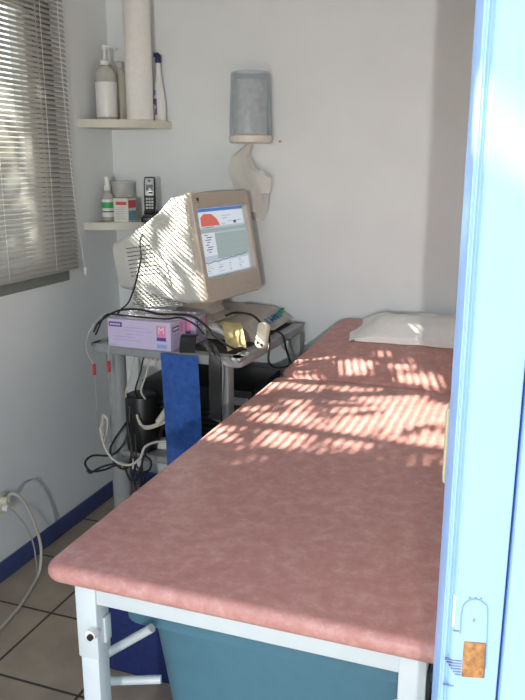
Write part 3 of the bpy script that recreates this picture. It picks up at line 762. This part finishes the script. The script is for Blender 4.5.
rb = tag(empty('refill_bottle', (-1.728, 2.970, ZS1+.0005)), 'dull beige bottle tucked behind the pump bottle', 'bottle')
b = BM(); lathe(b, [(.036, 0), (.040, .004), (.040, .16), (.034, .19), (.016, .21), (.014, .22)], n=24); obj('bottle', b, mat('olive beige plastic', (.56, .54, .45), .4), rb)
b = BM(); lathe(b, [(.0165, .2205), (.0165, .243), (.012, .246)], n=20); obj('cap', b, case_m, rb)

rl = tag(empty('couch_paper_roll', (-1.601, 2.906, ZS1+.0005)), 'tall white couch paper roll standing upright on the upper shelf', 'paper roll')
b = BM(); lathe(b, [(.0545, 0), (.056, .002), (.056, .498), (.0545, .5), (.02, .5)], n=40); obj('roll', b, paper_m, rl)
b = BM(); lathe(b, [(.0195, .5003), (.0195, .503), (.016, .503), (.016, .5003)], n=20); obj('core', b, cream_m, rl)

sq_ = tag(empty('squeeze_bottle', (-1.553, 2.990, ZS1+.0005)), 'slim white bottle with a dark cap and purple label right of the paper roll', 'bottle')
b = BM(); rings = [[(p[0], p[1], z) for p in rrect(0, 0, hx, hy, hx*.9, 6)] for z, hx, hy in ((0, .024, .019), (.005, .028, .022), (.06, .029, .023), (.12, .022, .018), (.175, .013, .012), (.22, .010, .010), (.235, .009, .009))]
loft(b, rings); obj('bottle', b, white_m, sq_)
b = BM(); lathe(b, [(.0125, .2355), (.0130, .237), (.0125, .265), (.010, .270)], n=16); box(b, -.020, .004, -.006, .006, .258, .276, .003); lab(obj('trigger_cap', b, mat('dark violet plastic', (.03, .025, .10), .4), sq_), 'dark violet cap')
b = BM()
grid = [[(-.0297*math.sin(a), -.0235*math.cos(a), z) for a in (.0, .3, .6, .9, 1.2)] for z in (.025, .06, .09)]
sheet(b, grid, .0006); lab(obj('side_label', b, mat('violet label', (.20, .13, .34), .5), sq_), 'violet label')
b = BM(); grid = [[(-.0245*math.sin(a)*1.02, -.0205*math.cos(a)*1.02, z) for a in (.1, .4, .7, 1.0)] for z in (.105, .125)]
sheet(b, grid, .0006); lab(obj('blue_label', b, cyan_m, sq_), 'pale blue strip')

# lower shelf items
gs = tag(empty('spray_bottle', (-1.758, 2.872, ZS2+.0005)), 'clear spray bottle with a green banded label on the lower corner shelf', 'bottle')
b = BM(); lathe(b, [(.022, 0), (.0255, .003), (.026, .01), (.026, .095), (.022, .112), (.013, .122), (.012, .13)], n=24); obj('bottle', b, milky_m, gs)
b = BM(); lathe(b, [(.0265, .018), (.0267, .019), (.0267, .092), (.0265, .093)], n=24, cap0=False, cap1=False); obj('label_wrap', b, white_m, gs)
b = BM(); lathe(b, [(.0269, .056), (.0272, .057), (.0272, .080), (.0269, .081)], n=24, cap0=False, cap1=False); lab(obj('green_band', b, green_m, gs), 'green band')
b = BM(); lathe(b, [(.0272, .038), (.0273, .039), (.0273, .042), (.0272, .043)], n=24, cap0=False, cap1=False); lab(obj('small_print', b, slot_m, gs), 'dark line of print')
b = BM(); lathe(b, [(.015, .1305), (.015, .150), (.012, .153), (.011, .170), (.011, .186), (.008, .189)], n=20); obj('spray_cap', b, white_m, gs)

ct = tag(empty('clear_tub', (-1.733, 2.962, ZS2+.0005)), 'clear plastic tub with beige contents behind the small carton', 'tub')
b = BM(); lathe(b, [(.044, 0), (.047, .004), (.051, .158), (.050, .158), (.046, .006), (.01, .005)], n=28); obj('tub', b, clear_m, ct)
b = BM(); lathe(b, [(.053, .1585), (.054, .160), (.054, .168), (.050, .170)], n=28); obj('lid', b, clear_m, ct)
b = BM(); lathe(b, [(.040, .006), (.0435, .008), (.045, .10), (.03, .125), (.01, .12)], n=20); lab(obj('contents', b, mat('beige cotton', (.60, .46, .34), .9), ct), 'beige contents')

cz = tag(empty('medicine_carton', (-1.662, 2.850, ZS2+.0005), (0, 0, math.radians(-2))), 'small white carton with red and blue print on the lower corner shelf', 'carton')
W_, D_, H_ = .072, .066, .100
b = BM(); box(b, -W_/2, W_/2, -D_/2, D_/2, 0, H_, .001, 1); obj('carton', b, mat('white card', (.72, .70, .65), .6), cz)
b = BM(); box(b, -W_/2+.012, W_/2-.006, -D_/2-.0006, -D_/2+.0004, .072, .086); box(b, W_/2-.0004, W_/2+.0006, -D_/2+.004, D_/2-.004, .060, .092); lab(obj('red_print', b, red_m, cz), 'red print')
b = BM(); box(b, -W_/2+.002, W_/2-.002, -D_/2+.002, D_/2-.002, H_, H_+.0006); lab(obj('top_print', b, mat('dusty red card', (.45, .16, .13), .6), cz), 'dull red lid')
b = BM(); box(b, W_/2-.0004, W_/2+.0006, -D_/2+.004, D_/2-.004, .008, .048); lab(obj('blue_print', b, mat('teal print', (.20, .42, .50), .6), cz), 'blue print')
b = BM()
for k in range(7): box(b, -W_/2+.010, W_/2-.010-.006*(k % 3), -D_/2-.0005, -D_/2+.0004, .014+.0075*k, .0165+.0075*k)
obj('small_print', b, mat('faint grey print', (.48, .47, .50), .6), cz)

pcx, pcy = -1.548, 2.868
cr = tag(empty('charging_cradle', (pcx, pcy, ZS2+.0005), (0, 0, math.radians(22))), 'black charging cradle under the cordless phone', 'phone cradle')
b = BM(); slab(b, -.038, .038, -.045, .045, 0, .026, .018, .006, 4); slab(b, -.030, .030, .006, .042, .024, .050, .012, .005, 4); obj('base', b, blackp_m, cr)
b = BM(); box(b, -.030, .030, -.040, -.028, .022, .034, .003); obj('lip', b, blackp_m, cr)
ph = tag(empty('cordless_phone', (pcx+.005, pcy-.013, ZS2+.036), (math.radians(-8), 0, math.radians(22))), 'black and silver cordless phone standing in its cradle', 'phone')
b = BM(); rings = [[(p[0], p[1], z) for p in rrect(0, 0, hx, hy, .008, 5)] for z, hx, hy in ((0, .019, .010), (.004, .023, .013), (.05, .024, .014), (.12, .0245, .014), (.148, .023, .0125), (.154, .019, .010))]
loft(b, rings); obj('handset', b, blackp_m, ph)
b = BM(); box(b, -.0185, .0185, -.0155, -.013, .075, .148, .004); fp = obj('face_plate', b, silver_m, ph)
b = BM(); box(b, -.0145, .0145, -.0166, -.0150, .096, .121, .001); lab(obj('display', b, lcd_m, fp), 'small grey display')
b = BM(); lathe(b, [(.006, 0), (.006, .001), (.004, .0012)], n=14); bmesh.ops.transform(b, matrix=Matrix.Translation((0, -.0155, .136)) @ Matrix.Rotation(PI/2, 4, 'X'), verts=b.verts[:]); obj('earpiece', b, lcd_m, fp)
for r_ in range(4):
    for c_ in range(3):
        b = BM(); box(b, -.016+.0115*c_, -.007+.0115*c_, -.0163, -.0135, .020+.0125*r_, .028+.0125*r_, .001, 1); obj('key', b, mat('pale key', (.55, .55, .53), .4) if 'pale key' not in MATS else MATS['pale key'], ph)
b = BM(); box(b, -.004, .013, -.0163, -.0140, .083, .0905, .001); obj('menu_key', b, blackp_m, fp)
cable('phone_cable', [(pcx+.022, pcy-.046, ZS2+.010), (-1.500, 2.79, 1.320), (-1.44, 2.655, 1.325), (-1.392, 2.49, 1.275), (-1.375, 2.455, 1.20), (-1.411, 2.430, 1.06), (-1.468, 2.442, 1.006), (-1.515, 2.45, .94), (-1.50, 2.47, .906)], .0033, rubber_m, 'thin black phone cable running down from the lower shelf past the monitor')

# ------------------------------------------------------------------ paper towel dispenser
dp = tag(empty('towel_dispenser', (-1.116, 2.936, 1.635)), 'smoky blue paper towel dispenser with a white base on the back wall', 'dispenser')
b = BM(); lathe(b, [(.086, .032), (.0865, .034), (.086, .06), (.079, .268), (.076, .274), (.06, .276), (.058, .272), (.074, .269), (.0775, .262), (.084, .06), (.084, .034)], n=40, cap0=False, cap1=False); obj('cover', b, smoke_m, dp)
b = BM(); lathe(b, [(.03, 0), (.080, .001), (.086, .005), (.088, .012), (.0885, .028), (.086, .031), (.02, .031)], n=40); obj('base', b, mat('off white plastic', (.72, .68, .60), .45), dp)
b = BM(); box(b, -.045, .045, .068, .0905, .03, .25, .004); obj('wall_bracket', b, white_m, dp)
b = BM(); cyl(b, (.098, .080, .010), (.098, .0905, .010), .004, 10); obj('screw', b, grey_m, dp)
pr = tag(empty('towel_roll', (-1.116, 2.936, 1.6675)), 'white paper towel roll inside the smoky dispenser cover', 'paper roll')
b = BM(); lathe(b, [(.066, .0), (.068, .002), (.068, .208), (.066, .21)], n=32)
obj('roll', b, mat('speckled towel paper', (.74, .72, .64), .9, var=.25, scale=45), pr)
b = BM()
lf = [(-.075, -.015), (.0, -.005), (.03, -.02)]
grid = []
rows = [(-.004, -.045, -.020), (-.05, -.105, -.03), (-.10, -.118, .005), (-.14, -.112, .042), (-.19, -.095, .062), (-.24, -.075, .058), (-.28, -.05, .045), (-.315, -.02, .028)]
for z, x0, x1 in rows:
    grid.append([(x0+(x1-x0)*i/7, -.0+.016*math.sin(i*1.1+z*18)+.006*math.sin(i*2.7), z) for i in range(8)])
sheet(b, grid, .0006)
tail = obj('towel_sheet', b, tissue_m, loc=(-1.112, 2.988, 1.637)); tag(tail, 'loose white paper towel hanging below the dispenser', 'paper towel')
b = BM(); grid = []
rows = [(-.11, -.02, .045), (-.135, -.03, .075), (-.17, -.02, .074), (-.20, -.005, .066)]
for z, x0, x1 in rows: grid.append([(x0+(x1-x0)*i/5, -.022+.010*math.sin(i*1.4+z*30), z) for i in range(6)])
sheet(b, grid, .0006); obj('fold', b, tissue_m, tail)

# ------------------------------------------------------------------ wall socket with cable
so = tag(empty('wall_socket', (XL, 2.075, .31)), 'cream wall socket with a plug near the floor under the window', 'socket')
b = BM(); box(b, 0, .022, -.04, .035, -.035, .04, .005); obj('plate', b, cream_m, so)
b = BM(); cyl(b, (.0225, .005, .02), (.050, .008, .02), .016, 14); obj('plug', b, cream_m, so)
b = BM(); cyl(b, (.0225, .012, -.012), (.044, .014, -.012), .014, 14); obj('plug', b, white_m, so)
cable('white_cable', [(XL+.052, 2.083, .33), (-1.738, 2.062, .372), (-1.708, 2.075, .362), (-1.70, 2.115, .285), (-1.70, 2.155, .17), (-1.70, 2.165, .09), (-1.692, 2.135, .025), (-1.678, 2.08, .0062), (-1.633, 1.938, .0062), (-1.61, 1.80, .0062), (-1.59, 1.68, .0062)], .006, white_cable_m, 'cream cable looping from the wall socket down onto the tiles')
cable('thin_white_cable', [(XL+.046, 2.091, .297), (-1.752, 2.10, .275), (-1.728, 2.125, .21), (-1.718, 2.145, .13), (-1.716, 2.15, .06), (-1.715, 2.15, .005)], .0028, mat('pale thin cable', (.40, .39, .34), .5), 'thin pale cable hanging inside the loop of the thicker cream one')

# ------------------------------------------------------------------ tree outside that dapples the sun
SUN = Vector((1.0, .42, -.68)).normalized()
tree = tag(empty('garden_tree', (-5.0, .45, -.10)), 'leafy tree outside the window seen only through the blind', 'tree')
b = BM(); tube(b, [(0, 0, 0), (.05, .02, 1.0), (-.03, .05, 2.2), (.06, -.02, 3.2), (0, .0, 4.2)], .11, 10, r1=.03)
for a in range(6):
    an = a*1.05; tube(b, [(0, .02, 2.0+.25*a), (.4*math.cos(an), .4*math.sin(an), 2.6+.25*a), (.95*math.cos(an), .95*math.sin(an), 3.0+.28*a)], .04, 8, r1=.012)
obj('trunk', b, bark_m, tree)
b = BM(); rnd = random.Random(11)
def leaf(c, s):
    d = Vector((rnd.gauss(0, 1), rnd.gauss(0, 1), rnd.gauss(0, .6))).normalized(); w = d.cross(Vector((rnd.gauss(0, 1), rnd.gauss(0, 1), rnd.gauss(0, 1)))).normalized()
    n_ = d.cross(w)*s*.12
    b.faces.new([b.verts.new(p) for p in (c-d*s, c-d*s*.3+w*s*.42+n_, c+d*s*.4+w*s*.34+n_, c+d*s, c+d*s*.4-w*s*.34+n_, c-d*s*.3-w*s*.42+n_)])
N_LEAF = 22000
def density(c):
    """the crown is dense, with leaves thinned to steer sunlight onto the couch and monitor"""
    t = (XL-c.x)/SUN.x; yw = c.y+SUN.y*t; zw = c.z+SUN.z*t
    k = (zw-PZ1)*-SUN.x/SUN.z; yb = yw+k*SUN.y/SUN.x     # where the ray through here would come down
    soft = .10*noise.noise(Vector((yw*5, zw*5, 0)))
    if .93+soft < k < 1.9 and 1.77+soft*1.3 < yb < 2.42+soft: return .15 if k < 1.3 or yb < 1.9 else .05
    if 1.0 < k < 1.6 and 2.47 < yb < 2.68+soft: return .15
    q = (2.49-yw)/SUN.y; xm, zm = XL+q*SUN.x, zw+q*SUN.z
    if -1.60 < xm < -1.07 and 1.03+soft*.2 < zm < 1.50: return .14
    return 1.
k = 0
while k < N_LEAF:
    p = Vector((rnd.uniform(-1, 1), rnd.uniform(-1, 1), rnd.uniform(-1, 1)))
    if abs(p.x)**3+abs(p.y)**3+abs(p.z)**3 > 1: continue
    c = Vector((p.x*1.0, p.y*2.5, 4.1+p.z*2.0))
    k += 1
    if rnd.random() > density(c+tree.location): continue
    leaf(c, rnd.uniform(.05, .085))
fo = obj('foliage', b, leaf_m, tree, smooth=False); fo['kind'] = 'stuff'

# ------------------------------------------------------------------ light
w = bpy.data.worlds.new('sky'); S.world = w; w.use_nodes = True
wt = w.node_tree; bg = wt.nodes['Background']
sk = wt.nodes.new('ShaderNodeTexSky'); sk.sky_type = 'NISHITA'; sk.sun_disc = False
sk.sun_elevation = math.asin(-SUN.z); sk.sun_rotation = math.atan2(-SUN.x, -SUN.y); sk.air_density = 1.0; sk.dust_density = 2.0
mxn = wt.nodes.new('ShaderNodeMix'); mxn.data_type = 'RGBA'; mxn.inputs['Factor'].default_value = .32
hz = wt.nodes.new('ShaderNodeHueSaturation'); hz.inputs['Saturation'].default_value = 0; wt.links.new(sk.outputs[0], hz.inputs['Color'])
wt.links.new(sk.outputs[0], mxn.inputs['A']); wt.links.new(hz.outputs['Color'], mxn.inputs['B'])
wt.links.new(mxn.outputs['Result'], bg.inputs['Color']); bg.inputs['Strength'].default_value = .52
sl = bpy.data.lights.new('sun', 'SUN'); sl.energy = 41; sl.angle = math.radians(.42); sl.color = (1, .94, .85)
so_ = bpy.data.objects.new('sun', sl); COL.objects.link(so_); so_.rotation_euler = SUN.to_track_quat('-Z', 'Y').to_euler(); so_.location = (-6, -1, 6)
fl_ = bpy.data.lights.new('flash_stand_in', 'POINT'); fl_.energy = 330; fl_.shadow_soft_size = .03; fl_.color = (1, .98, .96)  # added light behind the camera, standing in for a camera flash
fo_ = bpy.data.objects.new('flash_stand_in', fl_); COL.objects.link(fo_); fo_.location = (.515, -3.2, 1.55)

S.view_settings.view_transform = 'Standard'; S.view_settings.look = 'None'; S.view_settings.gamma = 1; S.view_settings.exposure = -.08
S.view_settings.use_curve_mapping = False
